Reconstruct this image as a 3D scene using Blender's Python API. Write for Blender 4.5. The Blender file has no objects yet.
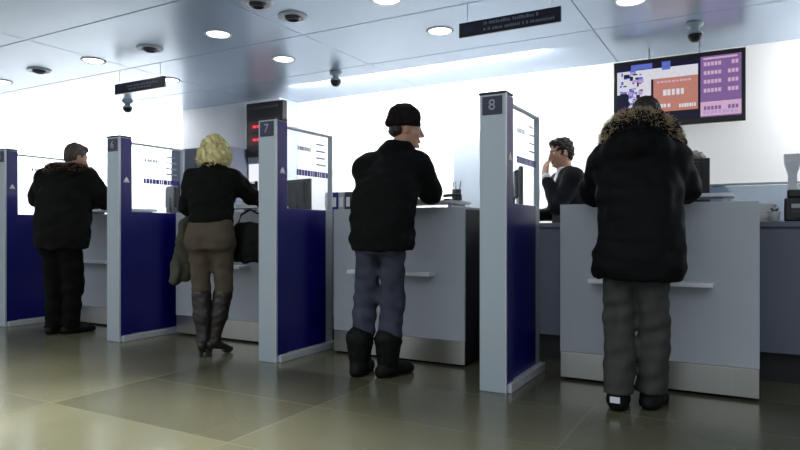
import bpy, bmesh, math, random
import numpy as np
from mathutils import Vector, Matrix
random.seed(7); rng = np.random.default_rng(11)
SC = bpy.context.scene; COL = SC.collection
PI = math.pi
def R(d): return math.radians(d)

# ------------------------------------------------------------------ materials
def lin(c): return tuple(((v/255)/12.92 if v/255 <= .04045 else ((v/255+.055)/1.055)**2.4) for v in c)
MATS = {}
def mat(name, rgb, rough=.5, metal=0., var=.06, scale=8., bump=0., bscale=None, emit=0., spec=.5, stretch=(1,1,1)):
    if name in MATS: return MATS[name]
    m = bpy.data.materials.new(name); m.use_nodes = True
    nt = m.node_tree; N = nt.nodes; L = nt.links; b = N['Principled BSDF']
    c = lin(rgb); b.inputs['Roughness'].default_value = rough; b.inputs['Metallic'].default_value = metal
    b.inputs['Specular IOR Level'].default_value = spec
    tc = N.new('ShaderNodeTexCoord'); mp = N.new('ShaderNodeMapping'); mp.inputs['Scale'].default_value = stretch
    nz = N.new('ShaderNodeTexNoise'); nz.inputs['Scale'].default_value = scale; nz.inputs['Detail'].default_value = 5
    L.new(tc.outputs['Object'], mp.inputs['Vector']); L.new(mp.outputs['Vector'], nz.inputs['Vector'])
    cr = N.new('ShaderNodeValToRGB'); cr.color_ramp.elements[0].position = .3; cr.color_ramp.elements[1].position = .7
    cr.color_ramp.elements[0].color = tuple(v*(1-var) for v in c)+(1,); cr.color_ramp.elements[1].color = tuple(min(1, v*(1+var)) for v in c)+(1,)
    L.new(nz.outputs['Fac'], cr.inputs['Fac'])
    if not emit: L.new(cr.outputs['Color'], b.inputs['Base Color'])
    else:
        b.inputs['Base Color'].default_value = (.01, .01, .012, 1)
        b.inputs['Emission Strength'].default_value = emit; L.new(cr.outputs['Color'], b.inputs['Emission Color'])
    if bump:
        n2 = N.new('ShaderNodeTexNoise'); n2.inputs['Scale'].default_value = bscale or 60; n2.inputs['Detail'].default_value = 4
        L.new(mp.outputs['Vector'], n2.inputs['Vector'])
        bp = N.new('ShaderNodeBump'); bp.inputs['Strength'].default_value = bump; bp.inputs['Distance'].default_value = .01
        L.new(n2.outputs['Fac'], bp.inputs['Height']); L.new(bp.outputs['Normal'], b.inputs['Normal'])
    MATS[name] = m; return m
def glass_mat(name, tint, alpha, rough=.05):
    m = bpy.data.materials.new(name); m.use_nodes = True; nt = m.node_tree; N = nt.nodes; L = nt.links
    b = N['Principled BSDF']; b.inputs['Base Color'].default_value = lin(tint)+(1,); b.inputs['Roughness'].default_value = rough
    tr = N.new('ShaderNodeBsdfTransparent'); tr.inputs['Color'].default_value = (.97, .985, 1, 1)
    mx = N.new('ShaderNodeMixShader'); mx.inputs[0].default_value = alpha
    L.new(tr.outputs[0], mx.inputs[1]); L.new(b.outputs[0], mx.inputs[2])
    L.new(mx.outputs[0], N['Material Output'].inputs['Surface']); return m

def floor_mat():
    m = bpy.data.materials.new('stone_tiles'); m.use_nodes = True; nt = m.node_tree; N = nt.nodes; L = nt.links; b = N['Principled BSDF']
    tc = N.new('ShaderNodeTexCoord'); mp = N.new('ShaderNodeMapping'); mp.inputs['Location'].default_value = (.73, -2.77+.005, 0)
    L.new(tc.outputs['Object'], mp.inputs['Vector'])
    br = N.new('ShaderNodeTexBrick'); br.offset = .0; br.inputs['Scale'].default_value = 1; br.inputs['Mortar Size'].default_value = .006
    br.inputs['Brick Width'].default_value = 1.34; br.inputs['Row Height'].default_value = .67; br.inputs['Mortar Smooth'].default_value = .3; br.inputs['Bias'].default_value = 0
    br.inputs['Color1'].default_value = lin((88, 88, 73))+(1,); br.inputs['Color2'].default_value = lin((110, 109, 90))+(1,); br.inputs['Mortar'].default_value = lin((112, 109, 95))+(1,)
    L.new(mp.outputs['Vector'], br.inputs['Vector'])
    nz = N.new('ShaderNodeTexNoise'); nz.inputs['Scale'].default_value = 1.3; nz.inputs['Detail'].default_value = 3; nz.inputs['Roughness'].default_value = .6
    L.new(tc.outputs['Object'], nz.inputs['Vector'])
    mix = N.new('ShaderNodeMix'); mix.data_type = 'RGBA'; mix.blend_type = 'MULTIPLY'; mix.inputs['Factor'].default_value = .6
    cr = N.new('ShaderNodeValToRGB'); cr.color_ramp.elements[0].position = .3; cr.color_ramp.elements[0].color = (.72, .72, .68, 1); cr.color_ramp.elements[1].position = .7
    L.new(nz.outputs['Fac'], cr.inputs['Fac']); L.new(br.outputs['Color'], mix.inputs[6]); L.new(cr.outputs['Color'], mix.inputs[7])
    L.new(mix.outputs[2], b.inputs['Base Color'])
    rr = N.new('ShaderNodeMapRange'); rr.inputs['To Min'].default_value = .12; rr.inputs['To Max'].default_value = .3
    L.new(nz.outputs['Fac'], rr.inputs['Value']); L.new(rr.outputs[0], b.inputs['Roughness'])
    bp = N.new('ShaderNodeBump'); bp.inputs['Strength'].default_value = .12; bp.inputs['Distance'].default_value = .01
    L.new(br.outputs['Fac'], bp.inputs['Height']); bp.invert = True; L.new(bp.outputs['Normal'], b.inputs['Normal'])
    return m

M_wall = mat('white_wall_paint', (236, 237, 238), .6, var=.01, scale=2)
M_ceil = mat('ceiling_metal_panel', (200, 219, 240), .26, .45, var=.05, scale=.6)
M_col = mat('grey_wall_paint', (196, 202, 210), .6, var=.02, scale=2)
M_alu = mat('satin_aluminium', (174, 186, 193), .42, .2, var=.03, scale=3, stretch=(1, 1, .1))
M_alu_l = mat('pale_aluminium_trim', (205, 210, 218), .4, .3, var=.02)
M_blue = mat('deep_blue_laminate', (6, 7, 104), .3, var=.08, scale=3)
M_navy = mat('navy_plaque', (22, 22, 62), .35, var=.05)
M_lam = mat('pale_grey_laminate', (178, 185, 193), .42, var=.03, scale=3)
M_lam_d = mat('slate_grey_laminate', (104, 110, 128), .5, var=.04, scale=3)
M_dark = mat('charcoal_carcass', (34, 34, 38), .55, var=.06)
M_steel = mat('brushed_steel', (200, 197, 186), .36, 1., var=.03, scale=4, stretch=(6, 6, .3))
M_white = mat('white_laminate', (228, 231, 236), .35, var=.01)
M_black = mat('black_plastic', (14, 14, 17), .35, var=.1)
M_dgrey = mat('dark_grey_plastic', (44, 46, 56), .4, var=.08)
M_signb = mat('sign_dark_navy', (16, 18, 36), .4, var=.05)
M_txt = mat('white_print', (225, 228, 235), .5, var=.02)
M_txtg = mat('grey_print', (150, 155, 175), .5, var=.02)
M_txtb = mat('blue_print', (24, 24, 130), .5, var=.05)
M_sgt = mat('muted_sign_print', (120, 124, 145), .5, var=.02)
M_paper = mat('paper', (240, 241, 242), .7, var=.01)
M_lens = mat('lamp_diffuser', (255, 252, 246), .4, var=.0, emit=7)
M_red = mat('red_led', (235, 50, 70), .4, var=.0, emit=1.2)
M_redd = mat('red_led_unlit', (86, 12, 26), .4, var=.1, emit=.35)
M_glass = glass_mat('clear_glass', (235, 240, 250), .06)
M_frost = glass_mat('pale_blue_frosted_glass', (190, 214, 235), .55, .4)
M_skin = mat('skin', (196, 150, 124), .5, var=.06, scale=20, bump=.05, bscale=150)
M_lip = mat('lips', (158, 92, 84), .45)
M_eyew = mat('eye_white', (225, 222, 215), .25)
M_eyed = mat('eye_iris', (48, 34, 26), .2)

# ------------------------------------------------------------------ mesh helpers
class MB:
    def __init__(s): s.v = []; s.f = []; s.m = []; s.mats = []; s.smooth = []
    def mi(s, m):
        if m not in s.mats: s.mats.append(m)
        return s.mats.index(m)
    def raw(s, v, f, m, smooth=False):
        o = len(s.v); i = s.mi(m); s.v += [tuple(p) for p in v]
        for q in f: s.f.append([o+a for a in q]); s.m.append(i); s.smooth.append(smooth)
    def bm(s, bm, m, smooth=False):
        bm.verts.index_update(); s.raw([v.co[:] for v in bm.verts], [[v.index for v in f.verts] for f in bm.faces], m, smooth); bm.free()
    def box(s, x0, x1, y0, y1, z0, z1, m, bev=.003, M=None):
        b = bmesh.new(); bmesh.ops.create_cube(b, size=1)
        for v in b.verts: v.co = ((v.co.x+.5)*(x1-x0)+x0, (v.co.y+.5)*(y1-y0)+y0, (v.co.z+.5)*(z1-z0)+z0)
        bev = min(bev, .45*min(x1-x0, y1-y0, z1-z0))
        if bev > 1e-5: bmesh.ops.bevel(b, geom=b.edges[:], offset=bev, segments=2, affect='EDGES', profile=.6)
        if M: bmesh.ops.transform(b, matrix=M, verts=b.verts)
        s.bm(b, m)
    def lathe(s, prof, m, n=32, c=(0, 0, 0), smooth=True, M=None):
        v = []; f = []
        for r, z in prof:
            for k in range(n):
                p = Vector((c[0]+r*math.cos(2*PI*k/n), c[1]+r*math.sin(2*PI*k/n), c[2]+z)); v.append(M @ p if M else p)
        for a in range(len(prof)-1):
            for k in range(n): f.append([a*n+k, a*n+(k+1) % n, (a+1)*n+(k+1) % n, (a+1)*n+k])
        f.append(list(range(n))[::-1]); f.append([(len(prof)-1)*n+k for k in range(n)])
        s.raw(v, f, m, smooth)
    def tube(s, pts, r, m, n=8, smooth=True):
        pts = [Vector(p) for p in pts]; v = []; f = []
        for i, p in enumerate(pts):
            d = (pts[min(i+1, len(pts)-1)]-pts[max(i-1, 0)]).normalized()
            a = d.cross(Vector((0, 0, 1)) if abs(d.z) < .9 else Vector((1, 0, 0))).normalized(); b = d.cross(a)
            rr = r[i] if isinstance(r, (list, tuple)) else r
            for k in range(n): v.append(p+a*rr*math.cos(2*PI*k/n)+b*rr*math.sin(2*PI*k/n))
        for i in range(len(pts)-1):
            for k in range(n): f.append([i*n+k, i*n+(k+1) % n, (i+1)*n+(k+1) % n, (i+1)*n+k])
        f.append(list(range(n))[::-1]); f.append([(len(pts)-1)*n+k for k in range(n)])
        s.raw(v, f, m, smooth)
    def build(s, name, parent=None, loc=None, rz=0, kind=None):
        me = bpy.data.meshes.new(name); me.from_pydata(s.v, [], s.f)
        for m in s.mats: me.materials.append(m)
        me.polygons.foreach_set('material_index', s.m); me.polygons.foreach_set('use_smooth', s.smooth); me.update()
        o = bpy.data.objects.new(name, me); COL.objects.link(o)
        if parent: o.parent = parent
        if loc: o.location = loc
        o.rotation_euler.z = rz
        if kind: o['kind'] = kind
        return o
def tag(o, label, cat, group=None):
    o['label'] = label; o['category'] = cat
    if group: o['group'] = group
    return o
def thing(name, label, cat, loc=(0, 0, 0), rz=0, group=None):
    o = bpy.data.objects.new(name, None); COL.objects.link(o); o.empty_display_size = .1
    o.location = loc; o.rotation_euler.z = rz; return tag(o, label, cat, group)
def dup(root, loc, rz, label):
    def cp(o, par):
        c = o.copy(); COL.objects.link(c)
        if par: c.parent = par
        for ch in o.children: cp(ch, c)
        return c
    r = cp(root, None); r.location = loc; r.rotation_euler.z = rz; r['label'] = label; return r
def one(name, parent, fn, kind=None, label=None):
    b = MB(); fn(b); o = b.build(name, parent, kind=kind)
    if label: o['label'] = label
    return o
def text_mesh(txt, size, m, name, parent, M, depth=.0015):
    cu = bpy.data.curves.new(name, 'FONT'); cu.body = txt; cu.size = size; cu.align_x = 'CENTER'; cu.align_y = 'CENTER'; cu.extrude = depth; cu.offset = size*.012
    t = bpy.data.objects.new(name+'_tmp', cu); COL.objects.link(t); dg = bpy.context.evaluated_depsgraph_get(); dg.update()
    me = bpy.data.meshes.new_from_object(t.evaluated_get(dg)); bpy.data.objects.remove(t); bpy.data.curves.remove(cu)
    me.transform(M); me.materials.clear(); me.materials.append(m); me.name = name
    o = bpy.data.objects.new(name, me); COL.objects.link(o); o.parent = parent; return o

# ------------------------------------------------------------------ smooth solids (for people and clothes)
class SDF:
    def __init__(s, lo, hi, vox):
        s.lo = np.array(lo, float); s.vox = vox; n = np.ceil((np.array(hi)-s.lo)/vox).astype(int)+1
        s.ax = [s.lo[i]+vox*np.arange(n[i]) for i in range(3)]; s.F = np.full(n, 1.0, np.float32)
    def _reg(s, lo, hi, pad):
        sl = []
        for i in range(3):
            a = max(0, int((lo[i]-pad-s.lo[i])/s.vox)); b = min(len(s.ax[i]), int((hi[i]+pad-s.lo[i])/s.vox)+2)
            sl.append(slice(a, max(a, b)))
        return tuple(sl), s.ax[0][sl[0]][:, None, None], s.ax[1][sl[1]][None, :, None], s.ax[2][sl[2]][None, None, :]
    def _put(s, sl, d, k, sub=False):
        A = s.F[sl]
        if sub: s.F[sl] = s._smax(A, -d, k); return
        h = np.clip(.5+.5*(A-d)/k, 0, 1); s.F[sl] = A*(1-h)+d*h-k*h*(1-h)
    @staticmethod
    def _smax(A, d, k):
        h = np.clip(.5-.5*(A-d)/k, 0, 1); return A*(1-h)+d*h+k*h*(1-h)
    def cone(s, a, b, ra, rb, k=.02, sub=False):
        a = np.array(a, float); b = np.array(b, float); r = max(ra, rb)
        sl, X, Y, Z = s._reg(np.minimum(a, b)-r, np.maximum(a, b)+r, k+2.5*s.vox)
        ab = b-a; L = float(ab@ab)+1e-9
        t = np.clip(((X-a[0])*ab[0]+(Y-a[1])*ab[1]+(Z-a[2])*ab[2])/L, 0, 1)
        d = np.sqrt((X-a[0]-t*ab[0])**2+(Y-a[1]-t*ab[1])**2+(Z-a[2]-t*ab[2])**2)-(ra+(rb-ra)*t)
        s._put(sl, d, k, sub)
    def chain(s, pts, rs, k=.02):
        for i in range(len(pts)-1): s.cone(pts[i], pts[i+1], rs[i], rs[i+1], k)
    def ell(s, c, r, k=.02, Rm=None, sub=False):
        c = np.array(c, float); r = np.array(r, float); m = r.max()
        sl, X, Y, Z = s._reg(c-m, c+m, k+2.5*s.vox); X = X-c[0]; Y = Y-c[1]; Z = Z-c[2]
        if Rm is not None: X, Y, Z = (X*Rm[0, 0]+Y*Rm[1, 0]+Z*Rm[2, 0], X*Rm[0, 1]+Y*Rm[1, 1]+Z*Rm[2, 1], X*Rm[0, 2]+Y*Rm[1, 2]+Z*Rm[2, 2])
        k0 = np.sqrt((X/r[0])**2+(Y/r[1])**2+(Z/r[2])**2); k1 = np.sqrt((X/r[0]**2)**2+(Y/r[1]**2)**2+(Z/r[2]**2)**2)+1e-6
        s._put(sl, k0*(k0-1)/k1, k, sub)
    def loft(s, rows, k=.03, sub=False, p=2.3, rnd=.012):
        rows = np.array(sorted(rows), float); z0, z1 = rows[0, 0], rows[-1, 0]
        lo = (min(rows[:, 1]-rows[:, 3]), min(rows[:, 2]-rows[:, 4]), z0); hi = (max(rows[:, 1]+rows[:, 3]), max(rows[:, 2]+rows[:, 4]), z1)
        sl, X, Y, Z = s._reg(np.array(lo), np.array(hi), k+2.5*s.vox+.02)
        z = Z.ravel(); zz = np.clip(z, z0, z1)
        # smooth interpolation of the rows
        def itp(c):
            y = np.interp(zz, rows[:, 0], rows[:, c]); acc = y.copy()
            for o in (-.03, .03, -.015, .015): acc = acc+np.interp(np.clip(zz+o, z0, z1), rows[:, 0], rows[:, c])
            return (acc/5)[None, None, :]
        cx, cy, rx, ry = itp(1), itp(2), itp(3), itp(4)
        q = (np.abs((X-cx)/rx)**p+np.abs((Y-cy)/ry)**p)**(1/p)
        d = (q-1)*np.minimum(rx, ry); cap = np.maximum(z0-Z, Z-z1)
        d = np.minimum(np.maximum(d+rnd, cap+rnd), 0)+np.sqrt(np.maximum(d+rnd, 0)**2+np.maximum(cap+rnd, 0)**2)-rnd
        s._put(sl, d, k, sub)
    def cut_below(s, z):
        s.F = np.maximum(s.F, (z-s.ax[2])[None, None, :]).astype(np.float32)
    def noise(s, amp, wl, seed=0, sq=(1, 1, 1), n=7):
        g = np.random.default_rng(seed); X = s.ax[0][:, None, None]; Y = s.ax[1][None, :, None]; Z = s.ax[2][None, None, :]
        acc = 0
        for i in range(n):
            d = g.normal(size=3)*np.array(sq); d /= np.linalg.norm(d); d *= 2*PI/(wl*g.uniform(.7, 1.5)); ph = g.uniform(0, 6.28)
            w = g.normal(size=3)*8
            acc = acc+np.sin(d[0]*X+d[1]*Y+d[2]*Z+ph+1.2*np.sin(w[0]*X+w[1]*Y+w[2]*Z))
        s.F = (s.F+amp*acc/math.sqrt(n)).astype(np.float32)
    def mesh(s):
        F = s.F; neg = F < 0; n = F.shape
        c = np.zeros([m-1 for m in n], np.int8)
        for i in (0, 1):
            for j in (0, 1):
                for k in (0, 1): c += neg[i:n[0]-1+i, j:n[1]-1+j, k:n[2]-1+k]
        act = (c > 0) & (c < 8); idx = np.full(act.shape, -1, np.int64); cells = np.argwhere(act); idx[act] = np.arange(len(cells))
        acc = np.zeros((len(cells), 3)); cnt = np.zeros(len(cells)); ii, jj, kk = cells.T
        cr = [(a, b, e) for a in (0, 1) for b in (0, 1) for e in (0, 1)]
        for p in cr:
            for ax in range(3):
                if p[ax]: continue
                q = list(p); q[ax] = 1
                fa = F[ii+p[0], jj+p[1], kk+p[2]].astype(float); fb = F[ii+q[0], jj+q[1], kk+q[2]].astype(float)
                ok = (fa < 0) != (fb < 0); t = np.where(ok, fa/np.where(ok, fa-fb, 1), 0)
                pos = np.array(p, float)[None, :].repeat(len(cells), 0); pos[:, ax] += t
                acc += pos*ok[:, None]; cnt += ok
        V = (acc/cnt[:, None]+cells)*s.vox+s.lo
        Q = []
        for ax in range(3):
            b, e = [(1, 2), (2, 0), (0, 1)][ax]
            sa = [slice(None)]*3; sb = [slice(None)]*3; sa[ax] = slice(0, n[ax]-1); sb[ax] = slice(1, n[ax])
            A = neg[tuple(sa)]; B = neg[tuple(sb)]; ch = A != B
            E = np.argwhere(ch)
            E = E[(E[:, b] > 0) & (E[:, e] > 0) & (E[:, b] < n[b]-1) & (E[:, e] < n[e]-1)]
            inn = A[tuple(E.T)]
            def cell(db, de):
                C = E.copy(); C[:, b] -= db; C[:, e] -= de; return idx[tuple(C.T)]
            q = np.stack([cell(1, 1), cell(0, 1), cell(0, 0), cell(1, 0)], 1); q[~inn] = q[~inn][:, ::-1]; Q.append(q)
        Q = np.concatenate(Q); Q = Q[(Q >= 0).all(1)]
        return V, Q
def sdf_obj(S, name, m, parent, smooth_it=1, extra=None):
    V, Q = S.mesh()
    for _ in range(smooth_it):                                   # light Laplacian pass
        acc = np.zeros_like(V); cnt = np.zeros(len(V))
        for a in range(4):
            np.add.at(acc, Q[:, a], V[Q[:, (a+1) % 4]]); np.add.at(cnt, Q[:, a], 1)
        V = V*.45+(acc/np.maximum(cnt, 1)[:, None])*.55
    me = bpy.data.meshes.new(name)
    v = V.tolist(); f = Q.tolist(); mi = [0]*len(f); mats = [m]
    for eb in (extra or []):
        o = len(v); v += eb.v; mm = len(mats); mats += eb.mats
        f += [[o+i for i in q] for q in eb.f]; mi += [mm+i for i in eb.m]
    me.from_pydata(v, [], f)
    for x in mats: me.materials.append(x)
    me.polygons.foreach_set('material_index', mi); me.polygons.foreach_set('use_smooth', [True]*len(f)); me.update()
    o = bpy.data.objects.new(name, me); COL.objects.link(o)
    if parent: o.parent = parent
    return o
def sph(b, c, r, m, n=10):
    bm = bmesh.new(); bmesh.ops.create_uvsphere(bm, u_segments=n*2, v_segments=n, radius=r); bmesh.ops.translate(bm, vec=c, verts=bm.verts); b.bm(bm, m, True)

def rot(yaw, pitch, roll=0):
    return np.array(Matrix.Rotation(R(yaw), 3, 'Z') @ Matrix.Rotation(R(pitch), 3, 'X') @ Matrix.Rotation(R(roll), 3, 'Y'))
def unit(v): v = np.array(v, float); return v/np.linalg.norm(v)
def hand(S, w, d, n, side, curl=25, sc=1.):
    """palm + five fingers: w wrist, d pointing direction, n back-of-hand normal, side = thumb side."""
    w = np.array(w, float); d = unit(d); n = unit(np.array(n)-d*np.dot(n, d)); s = np.cross(d, n); s = s if np.dot(s, side) > 0 else -s
    fl = [.078, .086, .080, .062]
    for i in range(4):
        off = (1.5-i)*.021*sc; kn = w+d*.088*sc*(1-.04*abs(i-1))+s*off
        S.cone(w+s*off*.55+d*.01, kn, .015*sc, .0115*sc, .010)
        ang = 0; p = kn
        for j, q in enumerate((.45, .32, .23)):
            ang += R(curl*(.7 if j == 0 else 1)); dd = d*math.cos(ang)-n*math.sin(ang)+s*(1.5-i)*.06
            e = p+unit(dd)*fl[i]*q*sc; S.cone(p, e, (.0095-.0009*j)*sc, (.0088-.0009*j)*sc, .003); p = e
    a = w+d*.022*sc+s*.024*sc; b = a+unit(d*.75+s*.7-n*.25)*.036*sc; c = b+unit(d*.95+s*.3-n*.25)*.03*sc; e = c+unit(d-n*.35)*.024*sc
    S.cone(w+d*.012, a, .015*sc, .015*sc, .01); S.cone(a, b, .014*sc, .0115*sc, .006); S.cone(b, c, .011*sc, .0095*sc, .003); S.cone(c, e, .0095*sc, .008*sc, .003)

def body(J, name='person', m_skin=None, sc=1., vox=.0065, female=False):
    """one continuous figure; returns the object (origin between the feet, facing +Y)."""
    P = {k: np.array(v, float) for k, v in J.items() if k not in ('yaw', 'pitch', 'roll', 'hands')}
    pts = np.array(list(P.values())); lo = pts.min(0)-.2; hi = pts.max(0)+.22; lo[2] = -.01
    S = SDF(lo, hi, vox)
    pel = (P['hipL']+P['hipR'])/2; sh = (P['shL']+P['shR'])/2
    for t0, t1, ra, rb in ((0, .35, .115, .10), (.35, .75, .10, .125), (.75, .95, .125, .09)):
        for sx in (-1, 1):
            ax = (P['shR']-P['shL']); ax = ax/np.linalg.norm(ax)
            S.cone(pel+(sh-pel)*t0+ax*sx*.055, pel+(sh-pel)*t1+ax*sx*.06, ra*.9, rb*.9, .05)
    S.chain([P['shL'], sh, P['shR']], [.06, .075, .06], .05)
    for a in 'LR':
        S.cone(P['sh'+a], P['el'+a], .05, .04, .03); S.cone(P['el'+a], P['wr'+a], .041, .027, .02)
        S.cone(P['hip'+a], P['kn'+a], .085, .055, .05); S.cone(P['kn'+a], P['an'+a], .054, .038, .03)
        S.cone(P['an'+a], P['an'+a]*[.35, .35, 0]+P['toe'+a]*[.65, .65, 0]+[0, 0, .03], .03, .014, .02)
        hd = J['hands'][a]; hand(S, P['wr'+a], hd[0], hd[1], hd[2], hd[3], .95 if female else 1.05)
    H = P['head']; Rm = rot(J['yaw'], J['pitch'], J.get('roll', 0))
    T = lambda v: H+Rm @ (np.array(v, float)*sc)
    E = lambda c, r, k=.015, sub=False: S.ell(T(c), np.array(r)*sc, k, Rm, sub)
    S.cone(sh+(H-sh)*.05, H+Rm @ np.array([0, -.02, -.06]), .062, .052, .035)
    E((0, -.012, .04), (.074, .093, .088), .02); E((0, .022, -.025), (.06, .073, .09), .03); E((0, .048, -.088), (.036, .036, .03), .03)
    E((-.04, .055, -.02), (.026, .026, .024), .02); E((.04, .055, -.02), (.026, .026, .024), .02)
    E((0, .078, .034), (.05, .018, .012), .012)
    for sx in (-1, 1):
        E((sx*.031, .093, .012), (.017, .012, .011), .006, True)
        E((sx*.075, -.008, -.008), (.009, .02, .031), .006); E((sx*.083, -.002, -.006), (.006, .010, .018), .004, True)
        S.ell(T((sx*.012, .104, -.032)), np.array((.008, .009, .007))*sc, .006, Rm)
    S.cone(T((0, .094, .014)), T((0, .116, -.026)), .0075*sc, .0125*sc, .008)
    E((0, .094, -.058), (.022, .010, .006), .004); E((0, .092, -.069), (.018, .010, .007), .004); E((0, .09, -.095), (.018, .014, .013), .012)
    ex = MB()
    for sx in (-1, 1):
        sph(ex, Vector(T((sx*.031, .082, .012))), .0115*sc, M_eyew); sph(ex, Vector(T((sx*.031, .0905, .012))), .0052*sc, M_eyed)
    for z, r in ((-.0585, .0055), (-.0685, .006)):
        ex.tube([Vector(T((x, .1005-abs(x)*.35, z+abs(x)*.05))) for x in (-.021, -.012, 0, .012, .021)], [r*.3*sc, r*.8*sc, r*sc, r*.8*sc, r*.3*sc], M_lip)
    o = sdf_obj(S, name, m_skin or M_skin, None, 2, [ex]); return o, T, Rm, P

def garment(name, parent, m, lo, hi, vox, fn, noise=None, smooth_it=1, label=None, cut=None):
    S = SDF(lo, hi, vox); fn(S)
    if noise: S.noise(*noise)
    if cut is not None: S.cut_below(cut)
    o = sdf_obj(S, name, m, parent, smooth_it)
    if label: o['label'] = label
    return o
def spikes(name, parent, m, pts, nrm, length, r, jit=.6, seed=1, curl=0):
    """short tapering hair tufts rooted on given points."""
    g = random.Random(seed); b = MB()
    for p, n in zip(pts, nrm):
        n = Vector(n).normalized(); d = (n+Vector((g.uniform(-1, 1), g.uniform(-1, 1), g.uniform(-1, 1)))*jit).normalized()
        e = (d+Vector((g.uniform(-1, 1), g.uniform(-1, 1), g.uniform(-1.2, .6)))*jit).normalized(); L = length*g.uniform(.6, 1.2); p = Vector(p)
        if curl:
            u = d.cross(Vector((.3, .2, 1))).normalized(); w = d.cross(u); q = []
            ph = g.uniform(0, 6)
            for i in range(9):
                t = i/8; q.append(p+d*L*t*.7+(u*math.cos(ph+t*9)+w*math.sin(ph+t*9))*curl*min(1, t*3)-Vector((0, 0, 1))*L*.5*t*t)
            b.tube(q, [r*(1-.6*i/8) for i in range(9)], m, 4)
        else: b.tube([p, p+d*L*.5, p+d*L*.5+e*L*.5], [r, r*.75, r*.12], m, 3)
    return b.build(name, parent)

# ------------------------------------------------------------------ the setting
H = 2.8; WV = 7.0; UL, UR, VF = -15.0, 4.5, -3.5
b = MB(); b.box(UL-.2, UR+.2, VF, WV+.2, -.1, 0, floor_mat(), 0); b.build('floor', kind='structure')
b = MB()
vs = [VF]+[round(3.44-1.17*k, 3) for k in range(5, -1, -1)]+[4.61, 5.78, WV+.2]
vs = sorted(v for v in vs if v >= VF); us = [UL-.2]+[-13.2+2.4*k for k in range(0, 8)]
us = [u for u in us if u < UR]+[UR+.2]
for i in range(len(us)-1):
    for j in range(len(vs)-1):
        b.box(us[i]+.003, us[i+1]-.003, vs[j]+.006, vs[j+1]-.006, H, H+.03, M_ceil, .004)
b.box(UL-.2, UR+.2, VF, WV+.2, H+.03, H+.15, M_dark, 0)
b.build('ceiling', kind='structure')
one('wall_back', None, lambda b: b.box(UL-.2, UR+.2, WV, WV+.2, 0, H, M_wall, 0), 'structure')
one('wall_left', None, lambda b: b.box(UL-.2, UL, VF, WV, 0, H, M_wall, 0), 'structure')
one('wall_right', None, lambda b: b.box(UR, UR+.2, VF, WV, 0, H, M_wall, 0), 'structure')
def colm(b):
    b.box(-7.45, -5.56, 6.6, WV, 0, H, M_col, .004)
one('wall_pier', None, colm, 'structure')

# ------------------------------------------------------------------ numbered divider screens
def make_pylon(first):
    W, D0, D1, HT = .165, .125, .73, 1.795                         # local: x 0..W (right face at W), y 0..D1
    t = thing('divider_screen', first, 'divider', group='numbered dividers between the service points')
    def post(b):
        b.box(0, W, 0, D0, .0, HT, M_alu, .006)
    one('front_post', t, post)
    one('edge_trim', t, lambda b: [b.box(W-.001, W+.006, -.004, .014, 0, HT, M_alu_l, .002), b.box(-.004, W+.006, -.004, D0, HT-.004, HT+.012, M_dark, .003)])
    one('side_strip', t, lambda b: b.box(W, W+.006, .016, D0, .05, HT-.01, M_blue, .001))
    one('lower_panel', t, lambda b: b.box(W-.05, W-.005, D0, D1-.10, .06, 1.14, M_blue, .003))
    one('glass_pane', t, lambda b: b.box(W-.032, W-.022, D0, D1-.02, 1.14, HT-.045, M_glass, .001))
    def frame(b):
        b.box(W-.045, W-.008, D1-.022, D1, .0, HT-.03, M_alu, .003); b.box(W-.045, W-.007, D1-.10, D1-.022, .05, 1.14, M_alu, .002)
        b.box(W-.042, W-.012, D0, D1-.022, HT-.05, HT-.032, M_alu, .003)
    one('rear_frame', t, frame)
    def base(b):
        b.box(W-.07, W+.03, D0*.2, D1+.01, 0, .055, M_alu_l, .006)
    one('base_rail', t, base)
    def emb(b):                                                 # small white mark on the blue strip
        x = W+.007; y, z = .07, 1.425
        b.raw([(x, y-.026, z-.018), (x, y+.026, z-.018), (x, y+.013, z+.008), (x, y, z+.022), (x, y-.013, z+.008)], [[0, 1, 2, 3, 4]], M_txt)
        b.box(x-.001, x+.001, y-.03, y+.03, z-.026, z-.021, M_txt, 0)
    one('emblem', t, emb)
    x = W-.0215; g = random.Random(3)                           # printing on the glass
    bar = lambda b, y0, y1, z0, z1, m: b.box(x, x+.0008, y0, y1, z0, z1, m, 0)
    def band(b):
        y = .27
        while y < .66:
            w = g.uniform(.022, .05); bar(b, y, min(.68, y+w-.005), 1.405, 1.45, M_txtb); y += w
    one('printed_band', t, band, label='dark blue printed band')
    for z in (1.50, 1.555, 1.61, 1.665): one('printed_line', t, lambda b: bar(b, .52, .52+g.uniform(.1, .14), z, z+.012, M_txtg))
    one('printed_heading', t, lambda b: [bar(b, .28+k*.03, .28+k*.03+g.uniform(.014, .026), 1.60, 1.632, M_txtg) for k in range(6)])
    pl = one('number_plate', t, lambda b: b.box(.02, W-.02, -.007, .001, HT-.125, HT-.015, M_navy, .002))
    return t
MR = Matrix.Translation((.0825, -.008, 1.795-.07)) @ Matrix.Rotation(PI/2, 4, 'X')
py0 = make_pylon('grey and blue divider screen numbered 8, beside the hooded customer')
py0.location = (-1.407, 3.52, 0)
pyl = [(py0, '8')]
for u, n, lb in ((-3.167, '7', 'grey and blue divider screen numbered 7, beside the man in a beanie'),
                 (-4.925, '6', 'grey and blue divider screen numbered 6, beside the blonde woman'),
                 (-6.69, '5', 'grey and blue divider screen numbered 5, behind the man in a black parka')):
    pyl.append((dup(py0, (u, 3.52, 0), 0, lb), n))
for p, n in pyl:
    pl = [c for c in p.children if c.name.startswith('number_plate')][0]
    text_mesh(n, .09, M_txtg, 'number', pl, MR)

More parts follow.
